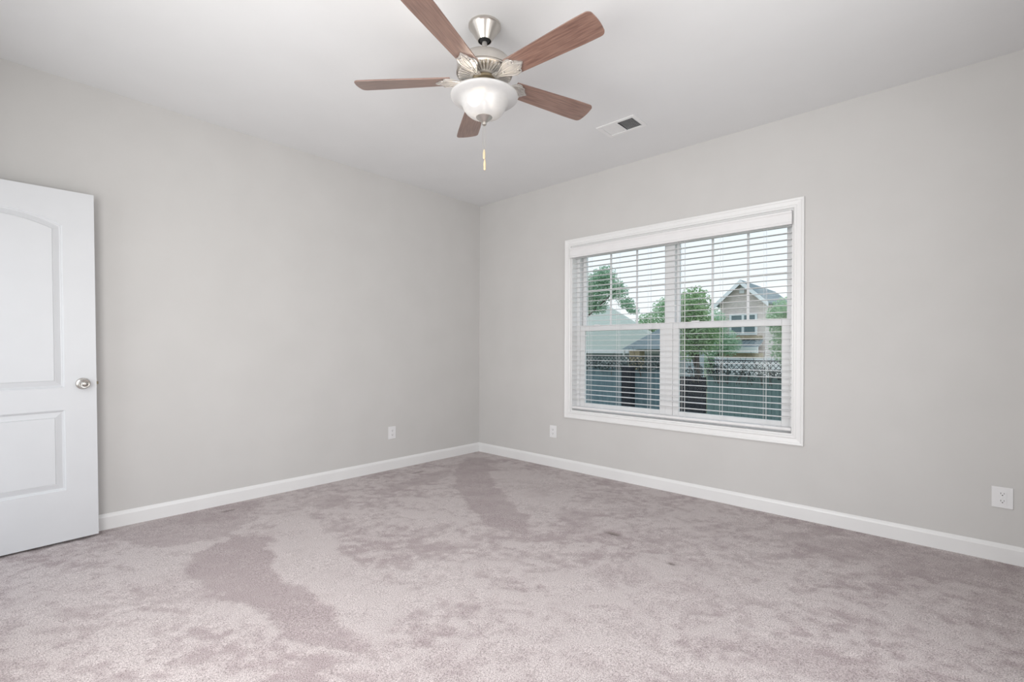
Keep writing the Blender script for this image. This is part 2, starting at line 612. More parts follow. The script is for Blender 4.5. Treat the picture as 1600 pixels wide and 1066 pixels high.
for (a, b) in ((1.292, 2.147), (2.206, 3.061)):
    g0, g1 = a + 0.053, b - 0.053          # lower sash
    m = MB()
    m.box(a + 0.0005, g0, 0.092, 0.122, 0.590, 1.362)
    m.box(g1, b - 0.0005, 0.092, 0.122, 0.590, 1.362)
    m.box(g0, g1, 0.092, 0.122, 0.590, 0.636)
    m.box(g0, g1, 0.090, 0.122, 1.313, 1.362)
    s_ = wpart(m, 'lower_sash', VINYL, bevel=0.003)
    wpart(MB().box(g0 - 0.004, g1 + 0.004, 0.103, 0.107, 0.632, 1.317), 'glass_pane', GLASS, s_)
    wpart(MB().box(g0 + 0.10, g0 + 0.16, 0.097, 0.112, 1.362, 1.374), 'sash_lock', VINYL, s_)
    h0, h1 = a + 0.040, b - 0.030          # upper sash
    m = MB()
    m.box(a + 0.004, h0, 0.132, 0.164, 1.320, 2.070)
    m.box(h1, b - 0.004, 0.132, 0.164, 1.320, 2.070)
    m.box(h0, h1, 0.132, 0.164, 1.320, 1.356)
    m.box(h0, h1, 0.132, 0.164, 2.030, 2.070)
    s_ = wpart(m, 'upper_sash', VINYL, bevel=0.003)
    wpart(MB().box(h0 - 0.004, h1 + 0.004, 0.150, 0.154, 1.352, 2.034), 'glass_pane', GLASS, s_)
    m = MB()                               # grid: two verticals and one horizontal bar
    for k in (1, 2):
        xx = h0 + (h1 - h0) * k / 3
        m.box(xx - 0.009, xx + 0.009, 0.143, 0.149, 1.356, 2.030)
    m.box(h0, h1, 0.1432, 0.1492, 1.684, 1.702)
    wpart(m, 'muntin_grid', VINYL, s_)
    m = MB()
    m.box(a + 0.02, b - 0.02, 0.176, 0.178, 0.592, 1.352)
    wpart(m, 'insect_screen', SCREEN)

# ------------------------------------------------------------------ blind
BY = 0.030
bl = tag(empty('window_blind', (2.1765, BY, WZ1)), 'white faux wood blind with open horizontal slats hung in the window', 'blind')
ob = Vector(bl.location)


def bpart(mb, name, mm, **k):
    o = mb.build(name, mm, bl, **k)
    o.data.transform(Matrix.Translation(-ob))
    return o


m = MB().box(1.268, 3.085, 0.004, 0.056, 2.045, 2.098)
bpart(m, 'headrail', SLAT, bevel=0.002)
VP = [(-0.012, 1.997), (-0.030, 1.997), (-0.033, 2.001), (-0.033, 2.011), (-0.029, 2.016), (-0.029, 2.060), (-0.031, 2.067), (-0.037, 2.076), (-0.039, 2.082), (-0.039, 2.088), (-0.012, 2.088)]
m = MB().prism([(1.257, y_, z_) for y_, z_ in VP], (1.838, 0, 0))
bpart(m, 'valance', SLAT)
NS = 30
for k in range(NS):
    z = 1.9975 - 0.0455 * k
    m = MB()
    pts = []
    for j in range(7):                     # slightly crowned slat, 50 mm deep
        yy = BY - 0.0235 + 0.047 * j / 6
        pts.append((1.264, yy, z + 0.0013 * math.cos((j / 3 - 1) * PI / 2)))
    prof = pts + [(p[0], p[1], p[2] - 0.0026) for p in reversed(pts)]
    m.prism(prof, (1.824, 0, 0))
    o = bpart(m, 'slat', SLAT)
    if k % 3 == 1:
        o.rotation_euler = (R(0.9), 0, 0)
bpart(MB().box(1.264, 3.088, BY - 0.026, BY + 0.026, 0.586, 0.606), 'bottom_rail', SLAT, bevel=0.004)
for xx in (1.445, 1.737, 2.033, 2.324, 2.615, 2.915):
    for yy in (BY - 0.028, BY + 0.028):
        bpart(MB().tube([(xx, yy, 2.045), (xx, yy, 0.590)], 0.0011, 6), 'ladder_cord', CORD)
    bpart(MB().tube([(xx + 0.020, BY - 0.0275, 2.045), (xx + 0.020, BY - 0.0275, 0.606)], 0.0009, 6), 'lift_cord', CORD)
for xx in (2.290, 2.345):
    o = bpart(MB().tube([(xx, -0.006, 2.05), (xx, -0.006, 0.86)], 0.0010, 6), 'tilt_cord', CORD)

# ------------------------------------------------------------------ door (open, parallel to the left wall)
door = struct(empty('door_1', (0.1395, -4.070, 0.004)))
DW, DH, DT = 0.813, 2.030, 0.035
# local frame: u from hinge (0) to latch edge (DW), face towards the room at x=0
door.rotation_euler = (R(0.87), 0, R(1.95))


def door_outline(kind, ins):
    if kind == 'low':
        x0, x1, z0, z1 = 0.140, DW - 0.140, 0.294, 0.760
        return [(x0 + ins, z0 + ins), (x1 - ins, z0 + ins), (x1 - ins, z1 - ins), (x0 + ins, z1 - ins)]
    x0, x1, z0, zc, rise = 0.140, DW - 0.140, 0.888, 1.826, 0.068
    hw = (x1 - x0) / 2
    rad = (hw * hw + rise * rise) / (2 * rise)
    cx, cz = (x0 + x1) / 2, zc + rise - rad
    rr = rad - ins
    w_ = hw - ins
    pts = [(x0 + ins, z0 + ins), (x1 - ins, z0 + ins)]
    a0 = math.asin(w_ / rr)
    for k in range(25):
        a = a0 - 2 * a0 * k / 24
        pts.append((cx + rr * math.sin(a), cz + rr * math.cos(a)))
    return pts


m = MB()
bm = m.bm
outer = [bm.verts.new((0, u_, z_)) for u_, z_ in ((0, 0), (DW, 0), (DW, DH), (0, DH))]
edges = [bm.edges.new((outer[i], outer[(i + 1) % 4])) for i in range(4)]
STICK = [(0.0, 0.0), (0.0015, -0.0035), (0.005, -0.005), (0.0095, -0.0125), (0.0135, -0.0135), (0.0165, -0.0125), (0.040, -0.0045), (0.0425, -0.0062), (0.0445, -0.0025)]
for kind in ('low', 'arch'):
    rings = []
    for ins, dep in STICK:
        rings.append([bm.verts.new((dep, u_, z_)) for u_, z_ in door_outline(kind, ins)])
    n = len(rings[0])
    edges += [bm.edges.new((rings[0][i], rings[0][(i + 1) % n])) for i in range(n)]
    for A, B in zip(rings, rings[1:]):
        for i in range(n):
            j = (i + 1) % n
            bm.faces.new((A[i], A[j], B[j], B[i]))
    bm.faces.new(rings[-1])
bmesh.ops.triangle_fill(bm, edges=edges, use_beauty=True, use_dissolve=False)
back = [bm.verts.new((-DT, u_, z_)) for u_, z_ in ((0, 0), (DW, 0), (DW, DH), (0, DH))]
for i in range(4):
    j = (i + 1) % 4
    bm.faces.new((outer[i], back[i], back[j], outer[j]))
bm.faces.new(back[::-1])
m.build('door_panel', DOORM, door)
KZ, KU = 0.908, DW - 0.061
Mk = Matrix.Translation((0, KU, KZ)) @ Matrix.Rotation(R(90), 4, 'Y')
kn = MB().lathe([(0.0335, -0.001), (0.0335, 0.004), (0.030, 0.009), (0.022, 0.011), (0.014, 0.013), (0.012, 0.028), (0.017, 0.036),
                 (0.0255, 0.042), (0.0275, 0.050), (0.0265, 0.057), (0.022, 0.0615), (0.0165, 0.0605), (0.0145, 0.0625), (0.010, 0.0655), (0.004, 0.067)],
                40, Mk).build('door_knob', SATIN, door, smooth=True)
m = MB().box(-0.024, -0.012, DW, DW + 0.011, KZ - 0.009, KZ + 0.009)
m.build('latch_bolt', BRASSDK, door, bevel=0.002)
m = MB().box(-0.030, -0.006, DW - 0.001, DW + 0.0012, KZ - 0.028, KZ + 0.028)
m.build('latch_plate', SATIN, door)
Mk2 = Matrix.Translation((-DT, KU, KZ)) @ Matrix.Rotation(R(-90), 4, 'Y')
MB().lathe([(0.0335, -0.001), (0.0335, 0.004), (0.022, 0.009), (0.012, 0.012), (0.012, 0.024), (0.024, 0.032), (0.026, 0.040), (0.018, 0.047), (0.004, 0.049)],
           32, Mk2).build('door_knob', SATIN, door, smooth=True)


# ------------------------------------------------------------------ outlets
def outlet(loc, rz, label, pw=0.082, ph=0.118):
    """plate faces local -y"""
    o = tag(empty('wall_outlet', loc, rz), label, 'outlet', 'wall outlets')
    m = MB()
    m.prism([(-pw / 2, 0.0, -ph / 2), (pw / 2, 0.0, -ph / 2), (pw / 2, 0.0, ph / 2), (-pw / 2, 0.0, ph / 2)], (0, -0.006, 0))
    m.build('cover_plate', PLATE, o, bevel=0.0025)
    for s in (-1, 1):
        zc = s * 0.0195
        pts = []
        for k in range(24):
            a = 2 * PI * k / 24
            pts.append((0.0165 * max(-0.92, min(0.92, math.cos(a) * 1.15)), -0.0055, zc + 0.0145 * math.sin(a)))
        r = MB().prism(pts, (0, -0.0035, 0)).build('receptacle', PLATE, o)
        MB().box(-0.0072, -0.0052, -0.0094, -0.008, zc - 0.001, zc + 0.0075).build('slot', DARK, r)
        MB().box(0.0052, 0.0072, -0.0094, -0.008, zc - 0.000, zc + 0.0065).build('slot', DARK, r)
        MB().lathe([(0.0026, 0.0), (0.0026, 0.0014)], 12, Matrix.Translation((0, -0.008, zc - 0.0065)) @ Matrix.Rotation(R(90), 4, 'X')).build('ground_hole', DARK, r)
    MB().lathe([(0.003, 0.0), (0.003, 0.001), (0.001, 0.0016)], 12, Matrix.Translation((0, -0.006, 0)) @ Matrix.Rotation(R(90), 4, 'X')).build('screw', PLATE, o)
    return o


outlet((0.0, -1.134, 0.346), R(90), 'white duplex outlet on the long left wall with the door')
outlet((1.048, 0.0, 0.342), 0, 'white duplex outlet between the room corner and the window')
outlet((4.101, 0.0, 0.347), 0, 'large white duplex outlet right of the window near the image edge', 0.083, 0.113)

# ------------------------------------------------------------------ ceiling air register
vent = tag(empty('ceiling_vent', (2.1495, -0.651, H)), 'white rectangular air register with two louver banks on the ceiling', 'vent')
vo = Vector(vent.location)


def vpart(mb, name, mm, **k):
    o = mb.build(name, mm, vent, **k)
    o.data.transform(Matrix.Translation(-vo))
    return o


fx0, fx1, fy0, fy1 = 2.000, 2.299, -0.752, -0.550
m = MB()
z0, z1 = H - 0.007, H
m.box(fx0, fx1, fy0, VY0 + 0.004, z0, z1)
m.box(fx0, fx1, VY1 - 0.004, fy1, z0, z1)
m.box(fx0, VX0 + 0.004, VY0 + 0.004, VY1 - 0.004, z0, z1)
m.box(VX1 - 0.004, fx1, VY0 + 0.004, VY1 - 0.004, z0, z1)
m.box(2.143, 2.153, VY0 + 0.004, VY1 - 0.004, z0, z1)
vpart(m, 'register_frame', TRIM, bevel=0.0015)
m = MB()
m.box(VX0 + 0.001, VX1 - 0.001, VY0 + 0.001, VY1 - 0.001, H + 0.16, H + 0.17)
m.box(VX0 + 0.001, VX0 + 0.003, VY0 + 0.001, VY1 - 0.001, H + 0.002, H + 0.17)
m.box(VX1 - 0.003, VX1 - 0.001, VY0 + 0.001, VY1 - 0.001, H + 0.002, H + 0.17)
m.box(VX0 + 0.003, VX1 - 0.003, VY0 + 0.001, VY0 + 0.003, H + 0.002, H + 0.17)
m.box(VX0 + 0.003, VX1 - 0.003, VY1 - 0.003, VY1 - 0.001, H + 0.002, H + 0.17)
vpart(m, 'duct_box', DUCT)
for bank in (0, 1):
    a0, a1 = (VX0 + 0.002, 2.142) if bank == 0 else (2.159, VX1 - 0.010)
    n = 13 if bank == 0 else 10
    for k in range(n):
        xx = a0 + (a1 - a0) * (k + 0.5) / n
        ang = R(-24) if bank == 0 else R(42)
        hw_ = 0.0050 if bank == 0 else 0.0085
        M = Matrix.Translation((xx, 0, H + 0.001)) @ Matrix.Rotation(ang, 4, 'Y')
        vpart(MB().box(-hw_, hw_, VY0 + 0.003, VY1 - 0.003, -0.0005, 0.0005, M), 'louver', TRIM)

# ------------------------------------------------------------------ ceiling fan
fan = tag(empty('ceiling_fan', (2.185, -2.051, H)), 'five blade brown wood ceiling fan with nickel body and lit glass bowl', 'fan')
MB().lathe([(0.080, 0.0), (0.080, -0.010), (0.0765, -0.013), (0.074, -0.016), (0.036, -0.074), (0.034, -0.078), (0.0315, -0.077), (0.033, -0.072), (0.068, -0.016)],
           64, cap0=True, cap1=False).build('canopy', NICKEL, fan, smooth=True)
MB().lathe([(0.032, -0.055), (0.031, -0.060), (0.026, -0.076), (0.014, -0.084)], 32).build('hanger_ball', DARK, fan, smooth=True)
m = MB()
m.lathe([(0.0125, -0.07), (0.0125, -0.19)], 24)
m.lathe([(0.0125, -0.125), (0.024, -0.130), (0.026, -0.150), (0.034, -0.178)], 32)
m.build('downrod', WHITEMET, fan, smooth=True)
MB().lathe([(0.030, -0.174), (0.108, -0.175), (0.124, -0.180), (0.133, -0.190), (0.1365, -0.206), (0.1365, -0.232), (0.133, -0.2335), (0.133, -0.2365),
            (0.1385, -0.238), (0.1385, -0.243), (0.132, -0.2455), (0.062, -0.2525)], 72).build('motor_housing', NICKEL, fan, smooth=True)
m = MB()                                    # radial fins of the vented underside
for k in range(40):
    a = 2 * PI * k / 40
    M = Matrix.Rotation(a, 4, 'Z')
    m.prism([M @ Vector(p) for p in ((0.072, -0.003, -0.2500), (0.130, -0.0045, -0.2440), (0.130, -0.0045, -0.2490), (0.122, -0.004, -0.2545), (0.072, -0.003, -0.2590))],
            M.to_3x3() @ Vector((0, 0.007, 0)))
m.lathe([(0.072, -0.2515), (0.072, -0.2600), (0.060, -0.2620), (0.060, -0.2515)], 48)
m.build('vent_ring', WHITEMET, fan)
m = MB().lathe([(0.058, -0.252), (0.060, -0.266), (0.056, -0.272), (0.046, -0.276), (0.044, -0.300), (0.058, -0.306), (0.058, -0.330), (0.075, -0.336), (0.078, -0.342), (0.03, -0.345)], 48)
m.build('switch_housing', BRASSDK, fan, smooth=True)

BL_Z = -0.272
PITCH = R(-11.5)


def blade_outline():
    pts = []
    r0, r1 = 0.165, 0.648
    def hw(r):
        t = (r - r0) / (r1 - r0)
        return 0.052 + 0.016 * min(1, t * 1.25)
    ys = []
    for k in range(13):
        r = r0 + (r1 - 0.03 - r0) * k / 12
        ys.append((r, hw(r)))
    c = 0.026
    w1 = hw(r1)
    arc = [(r1 - c + c * math.sin(a), w1 - c + c * math.cos(a)) for a in [R(x) for x in (15, 30, 45, 60, 75)]]
    bow = [(r1 + 0.004 * (1 - (q / 3) ** 2), (w1 - c) * q / 3) for q in (3, 2, 1, 0, -1, -2, -3)]
    up = ys + arc
    dn = [(x, -y) for x, y in reversed(up)]
    return up + bow + dn


def bracket_outline():
    half = [(0.066, 0.016), (0.085, 0.017), (0.105, 0.013), (0.122, 0.014), (0.136, 0.022), (0.148, 0.034), (0.158, 0.044), (0.170, 0.050), (0.184, 0.051),
            (0.196, 0.047), (0.201, 0.040), (0.198, 0.033), (0.205, 0.028), (0.216, 0.026), (0.226, 0.019), (0.231, 0.011), (0.240, 0.006), (0.246, 0.0)]
    return half + [(x, -y) for x, y in reversed(half[:-1])]


for k in range(5):
    a = R(1.5 + 72 * k)
    bz = R(1.5 + 72 * k)
    b = MB().prism([(x, y, 0.0) for x, y in blade_outline()], (0, 0, 0.006)).build('blade', WOOD, fan, bevel=0.0012)
    b.location = (0, 0, BL_Z)
    b.rotation_mode = 'XYZ'
    b.matrix_local = Matrix.Translation((0, 0, BL_Z)) @ Matrix.Rotation(bz, 4, 'Z') @ Matrix.Rotation(PITCH, 4, 'X')
    m = MB()
    m.prism([(x, y, -0.0062) for x, y in bracket_outline()], (0, 0, 0.0060))
    for s in (-1, 1):                        # cast scrolls along the bracket
        sc = []
        for q in range(26):
            t = q / 25
            x = 0.080 + 0.125 * t
            y = s * (0.008 + 0.034 * math.sin(t * PI * 0.62) ** 2)
            sc.append((x, y, -0.0075))
        for q in range(16):
            th = q / 15 * 1.6 * PI
            rr = 0.013 * (1 - q / 22)
            sc.append((0.192 + rr * math.sin(th) * 0.9 + 0.011, s * (0.0405 - 0.013 + rr * math.cos(th)), -0.0075))
        m.tube(sc, 0.0032, 6)
        m.tube([(0.10, s * 0.004, -0.008), (0.14, s * 0.010, -0.0085), (0.18, s * 0.014, -0.008), (0.215, s * 0.010, -0.0075), (0.238, 0, -0.007)], 0.0028, 6)
    for (x, y) in ((0.178, 0.030), (0.178, -0.030), (0.218, 0.0)):
        m.lathe([(0.0055, 0.0), (0.0045, 0.0025), (0.001, 0.0035)], 12, Matrix.Translation((x, y, -0.0062)) @ Matrix.Rotation(PI, 4, 'X'))
    m.ball((0.128, 0, -0.008), 0.007)
    br = m.build('blade_bracket', WHITEMET, fan, smooth=True)
    br.matrix_local = Matrix.Translation((0, 0, BL_Z - 0.0008)) @ Matrix.Rotation(bz, 4, 'Z') @ Matrix.Rotation(PITCH, 4, 'X')

# light bowl: flared alabaster dish
PB = [(0.167, -0.352), (0.1655, -0.358), (0.158, -0.364), (0.146, -0.369), (0.133, -0.374), (0.122, -0.379), (0.1145, -0.386), (0.110, -0.395), (0.106, -0.406),
      (0.100, -0.418), (0.091, -0.430), (0.078, -0.441), (0.062, -0.449), (0.044, -0.4545), (0.026, -0.457), (0.010, -0.458)]
m = MB().lathe(PB, 80, cap0=False, cap1=False)
bowl = m.build('glass_bowl', BOWL, fan, smooth=True)
bowl.modifiers.new('thickness', 'SOLIDIFY').thickness = 0.004
MB().tube([(0, 0, -0.34), (0, 0, -0.46)], 0.004, 10).build('bowl_rod', NICKEL, fan)
MB().lathe([(0.0405, -0.4530), (0.0400, -0.4575), (0.034, -0.462), (0.024, -0.470), (0.014, -0.478), (0.0095, -0.481), (0.009, -0.484), (0.0115, -0.487), (0.0105, -0.492), (0.005, -0.4965), (0.002, -0.497)],
           40).build('finial', NICKEL, fan, smooth=True)
RV = Vector((0.7368, 0.6759, 0))
FV = Vector((-0.6761, 0.7370, 0))
for (sr, sf, lit) in ((-0.050, -0.028, True), (0.052, 0.030, False)):
    p = RV * sr + FV * sf
    q = p * 0.45
    MB().tube([q + Vector((0, 0, -0.340)), q * 1.25 + Vector((0, 0, -0.362))], 0.014, 14).build('bulb_socket', PLATE, fan)
    ctr = p + Vector((0, 0, -0.383))
    MB().ball(ctr, 0.029, 3).build('bulb', BULB if lit else PLATE, fan, smooth=True)
    if not lit:
        continue
    d = bpy.data.lights.new('bulb_light', 'POINT')
    d.energy = 4.2
    d.color = (1.0, 0.85, 0.66)
    d.shadow_soft_size = 0.05
    lo = bpy.data.objects.new('bulb_light', d)
    COL.objects.link(lo)
    lo.parent = fan
    lo.location = p * 0.6 + Vector((0, 0, -0.350))
for s, ln, f0, f1 in ((-0.006, 0.600, -0.617, -0.661), (0.004, 0.650, -0.666, -0.716)):
    p = RV * s
    ch = MB().tube([p + Vector((0, 0, -0.490)), p + Vector((0, 0, f0))], 0.0009, 6).build('pull_chain', NICKEL, fan)
    p2 = RV * 0.003
    h = f0 - f1
    MB().lathe([(0.0015, f0 + 0.004), (0.0035, f0), (0.0065, f0 - h * 0.35), (0.0055, f0 - h * 0.75), (0.0068, f0 - h * 0.86), (0.004, f1), (0.001, f1 - 0.001)], 16,
               Matrix.Translation(RV * (0.0 if s < 0 else 0.003))).build('chain_fob', FOB, ch, smooth=True)

# ================================================================== outside
GZ = -1.20
GRASS = add_noise(mat('lawn', (0.2, 0.26, 0.14), 0.9), (0.16, 0.22, 0.12), (0.28, 0.32, 0.2), 2)
struct(MB().box(-60, 40, 0.3, 90, GZ - 0.2, GZ).build('ground', GRASS))
SHINGLE = add_noise(mat('grey_green_shingle', (0.42, 0.49, 0.46), 0.9), (0.50, 0.545, 0.475), (0.57, 0.61, 0.54), 6, stretch=(1, 4, 6))
SHINGLE2 = add_noise(mat('slate_shingle', (0.25, 0.3, 0.31), 0.9), (0.22, 0.27, 0.28), (0.31, 0.36, 0.37), 6, stretch=(1, 4, 6))
SIDING = add_noise(mat('pale_siding', (0.55, 0.58, 0.58), 0.8), (0.38, 0.44, 0.46), (0.44, 0.5, 0.52), 1.2, stretch=(0.2, 0.2, 9))
TAN = add_noise(mat('tan_stone', (0.5, 0.4, 0.27), 0.85), (0.42, 0.33, 0.21), (0.58, 0.47, 0.33), 5)
WHITE = add_noise(mat('white_exterior_paint', (0.85, 0.86, 0.87), 0.5), (0.90, 0.91, 0.92), (0.93, 0.94, 0.95), 4)
METALROOF = add_noise(mat('standing_seam_metal', (0.28, 0.34, 0.36), 0.45, 0.2), (0.27, 0.33, 0.35), (0.32, 0.38, 0.40), 3)
TEAL = add_noise(mat('weathered_teal_fence', (0.10, 0.15, 0.165), 0.85), (0.13, 0.20, 0.235), (0.19, 0.275, 0.305), 3, stretch=(7, 1, 0.5))
TEALG = add_noise(mat('weathered_green_fence', (0.12, 0.17, 0.165), 0.85), (0.14, 0.21, 0.21), (0.20, 0.28, 0.275), 3, stretch=(7, 1, 0.5))
NEARBLACK = add_noise(mat('near_black_wood', (0.02, 0.022, 0.03), 0.8), (0.006, 0.008, 0.014), (0.02, 0.022, 0.032), 5, stretch=(5, 5, 0.6))  # near-black tone for the gate boards and the post
LATT = add_noise(mat('dark_lattice', (0.06, 0.07, 0.075), 0.85), (0.04, 0.05, 0.055), (0.11, 0.13, 0.135), 9)
PANE = mat('dark_window_pane', (0.20, 0.26, 0.28), 0.15)
BARK = add_noise(mat('bark', (0.1, 0.085, 0.07), 0.9), (0.06, 0.05, 0.045), (0.16, 0.13, 0.11), 9, stretch=(3, 3, 0.6))
BRICK = mat('tan_brick', (0.5, 0.4, 0.35), 0.9)
bt = N(BRICK, 'ShaderNodeTexBrick')
bt.inputs['Scale'].default_value = 4.5
bt.inputs['Color1'].default_value = (0.80, 0.66, 0.61, 1)
bt.inputs['Color2'].default_value = (0.64, 0.52, 0.48, 1)
bt.inputs['Mortar'].default_value = (0.86, 0.82, 0.79, 1)
bt.inputs['Mortar Size'].default_value = 0.03
tb = N(BRICK, 'ShaderNodeTexCoord')
mpb = N(BRICK, 'ShaderNodeMapping')
mpb.inputs['Rotation'].default_value = (R(90), 0, 0)
L(BRICK, tb.outputs['Object'], mpb.inputs[0])
L(BRICK, mpb.outputs[0], bt.inputs['Vector'])
L(BRICK, bt.outputs[0], bsdf(BRICK).inputs['Base Color'])


def leafmat(name, c1, c2):
    m = mat(name, c1, 0.7, spec=0.3)
    g = N(m, 'ShaderNodeNewGeometry')
    r = N(m, 'ShaderNodeValToRGB')
    r.color_ramp.elements[0].color = (*c1, 1)
    r.color_ramp.elements[1].color = (*c2, 1)
    L(m, g.outputs['Random Per Island'], r.inputs[0])
    L(m, r.outputs[0], bsdf(m).inputs['Base Color'])
    tl = N(m, 'ShaderNodeBsdfTranslucent')
    mx_ = N(m, 'ShaderNodeMixShader')
    mx_.inputs[0].default_value = 0.42
    L(m, r.outputs[0], tl.inputs['Color'])
    L(m, bsdf(m).outputs[0], mx_.inputs[1])
    L(m, tl.outputs[0], mx_.inputs[2])
    L(m, mx_.outputs[0], m.node_tree.nodes['Material Output'].inputs[0])
    return m


LEAF_A = leafmat('fresh_green_leaf', (0.32, 0.50, 0.30), (0.66, 0.82, 0.58))
LEAF_B = leafmat('grey_green_leaf', (0.27, 0.44, 0.32), (0.60, 0.78, 0.58))
LEAF_C = leafmat('hazy_green_leaf', (0.42, 0.60, 0.44), (0.68, 0.82, 0.64))
LEAF_D = leafmat('dark_vine_leaf', (0.02, 0.03, 0.035), (0.16, 0.20, 0.19))
LEAF_E = leafmat('olive_leaf', (0.22, 0.36, 0.18), (0.60, 0.76, 0.46))


def leaves(blobs, n, size, seed, parent, m, name='foliage'):
    """n small folded leaves spread through ellipsoid blobs [(cx,cy,cz,rx,ry,rz,weight)]"""
    r = random.Random(seed)
    verts, faces = [], []
    wts = [b[6] for b in blobs]
    for _ in range(n):
        b = r.choices(blobs, wts)[0]
        while True:
            d = Vector((r.uniform(-1, 1), r.uniform(-1, 1), r.uniform(-1, 1)))
            if d.length <= 1:
                break
        d = d * (0.55 + 0.45 * r.random()) if r.random() < 0.6 else d
        c = Vector((b[0] + d.x * b[3], b[1] + d.y * b[4], b[2] + d.z * b[5]))
        a = Vector((r.gauss(0, 1), r.gauss(0, 1), r.gauss(0, 0.7))).normalized()
        t = a.cross(Vector((r.gauss(0, 1), r.gauss(0, 1), r.gauss(0, 1)))).normalized()
        nn = a.cross(t)
        s = size * r.uniform(0.6, 1.3)
        i = len(verts)
        verts += [c - a * s, c + t * s * 0.45 + nn * s * 0.15, c + a * s, c - t * s * 0.45 + nn * s * 0.15]
        faces += [(i, i + 1, i + 2), (i, i + 2, i + 3)]
    me = bpy.data.meshes.new(name)
    me.from_pydata(verts, [], faces)
    me.materials.append(m)
    o = bpy.data.objects.new(name, me)
    COL.objects.link(o)
    o.parent = parent
    return o


def tree(loc, label, blobs, n, size, seed, m, trunk_r=0.12, branches=5, cat='tree', name='leafy_tree', group='trees beyond the fence'):
    """blobs relative to the trunk foot"""
    t = tag(empty(name, loc), label, cat, group)
    leaves(blobs, n, size, seed, t, m)
    r = random.Random(seed + 5)
    top = max(b[2] for b in blobs)
    mb = MB()
    cx = sum(b[0] * b[6] for b in blobs) / sum(b[6] for b in blobs)
    cy = sum(b[1] * b[6] for b in blobs) / sum(b[6] for b in blobs)
    mb.tube([(0, 0, -0.05), (cx * 0.15, cy * 0.15, top * 0.35), (cx * 0.6, cy * 0.6, top * 0.7), (cx, cy, top)], [trunk_r, trunk_r * 0.8, trunk_r * 0.5, trunk_r * 0.15], 9)
    mb.build('trunk', BARK, t, smooth=True)
    for k in range(branches):
        b = r.choice(blobs)
        f = r.uniform(0.4, 0.75)
        s0 = Vector((cx * (f - 0.2), cy * (f - 0.2), top * f))
        e0 = Vector((b[0] + r.uniform(-0.6, 0.6) * b[3], b[1] + r.uniform(-0.5, 0.5) * b[4], b[2] + r.uniform(-0.2, 0.7) * b[5]))
        MB().tube([s0, s0.lerp(e0, 0.5) + Vector((0, 0, 0.1)), e0], [trunk_r * 0.4, trunk_r * 0.25, trunk_r * 0.08], 6).build('branch', BARK, t, smooth=True)
    return t


# left neighbour: single storey with hip roof and a lower wing
hs = tag(empty('neighbour_house', (-8.0, 15.0, GZ)), 'grey green hip roofed single storey house behind the fence on the left', 'house')
ho = Vector(hs.location)


def hpart(mb, name, mm, root=hs, **k):
    o = mb.build(name, mm, root, **k)
    o.data.transform(Matrix.Translation(-Vector(root.location)))
    return o


hpart(MB().prism([(-12.7, 13.35, GZ), (-4.0, 13.35, GZ), (-5.5, 17.7, GZ), (-12.7, 17.7, GZ)], (0, 0, 2.3)), 'wall', SIDING)
m = MB()
P = [Vector(p) for p in ((-13.0, 13.0, 1.16), (-3.6, 13.0, 1.16), (-5.3, 18.0, 1.16), (-13.0, 18.0, 1.16))]
r0, r1 = Vector((-9.5, 15.5, 3.26)), Vector((-7.83, 15.5, 3.26))
v = [m.bm.verts.new(p) for p in P + [r0, r1]]
for f in ((0, 1, 5, 4), (1, 2, 5), (2, 3, 4, 5), (3, 0, 4), (0, 3, 2, 1)):
    m.bm.faces.new([v[i] for i in f])
hpart(m, 'roof', SHINGLE)
m = MB()
m.box(-13.05, -3.58, 12.95, 13.02, 1.02, 1.17)
hpart(m, 'gutter', WHITE)
m = MB()
P = [Vector(p) for p in ((-4.98, 11.9, 1.18), (-2.95, 11.9, 1.18), (-2.95, 14.9, 1.18), (-4.98, 14.9, 1.18))]
v = [m.bm.verts.new(p) for p in P + [Vector((-4.25, 13.4, 1.95)), Vector((-2.95, 13.4, 1.95))]]
for f in ((0, 1, 5, 4), (1, 2, 5), (2, 3, 4, 5), (3, 0, 4), (0, 3, 2, 1)):
    m.bm.faces.new([v[i] for i in f])
hpart(m, 'wing_roof', SHINGLE2)
hpart(MB().box(-4.0, -3.0, 12.9, 14.6, GZ, 1.12), 'wing_wall', SIDING)
hpart(MB().box(-4.72, -4.32, 12.0, 12.4, GZ, 1.14), 'porch_column', TAN)
hpart(MB().tube([(-4.9, 11.98, 1.15), (-4.95, 12.0, 0.95), (-4.80, 12.05, 0.80), (-4.80, 12.05, GZ)], 0.035, 8), 'downspout', WHITE)

# brick house in the distance
bh = tag(empty('brick_house', (-5.1, 28.0, GZ)), 'tan brick house with white gable trim behind the right window half', 'house')
zE, zP, xL, xR, xM = 4.02, 5.13, -6.32, -3.88, -5.10
m = MB().prism([(xL, 26.0, GZ), (xR, 26.0, GZ), (xR, 26.0, zE), (xM, 26.0, zP), (xL, 26.0, zE)], (0, 7, 0))
hpart(m, 'wall', BRICK, bh)
for s in (-1, 1):
    ex = xM + s * 1.50
    zz = zP - 1.50 * (zP - zE) / 1.22
    hpart(MB().prism([(xM, 25.6, zP + 0.03), (ex, 25.6, zz + 0.03), (ex, 25.6, zz + 0.13), (xM, 25.6, zP + 0.14)], (0, 7.6, 0)), 'roof_slope', SHINGLE2, bh)
    hpart(MB().prism([(xM, 25.55, zP - 0.14), (ex, 25.55, zz - 0.14), (ex, 25.55, zz + 0.12), (xM, 25.55, zP + 0.13)], (0, 0.05, 0)), 'rake_board', WHITE, bh)
m = MB().prism([(xM - 0.14, 25.93, zP - 0.62), (xM + 0.14, 25.93, zP - 0.62), (xM + 0.14, 25.93, zP - 0.34), (xM, 25.93, zP - 0.18), (xM - 0.14, 25.93, zP - 0.34)], (0, 0.06, 0))
hpart(m, 'gable_vent', WHITE, bh)
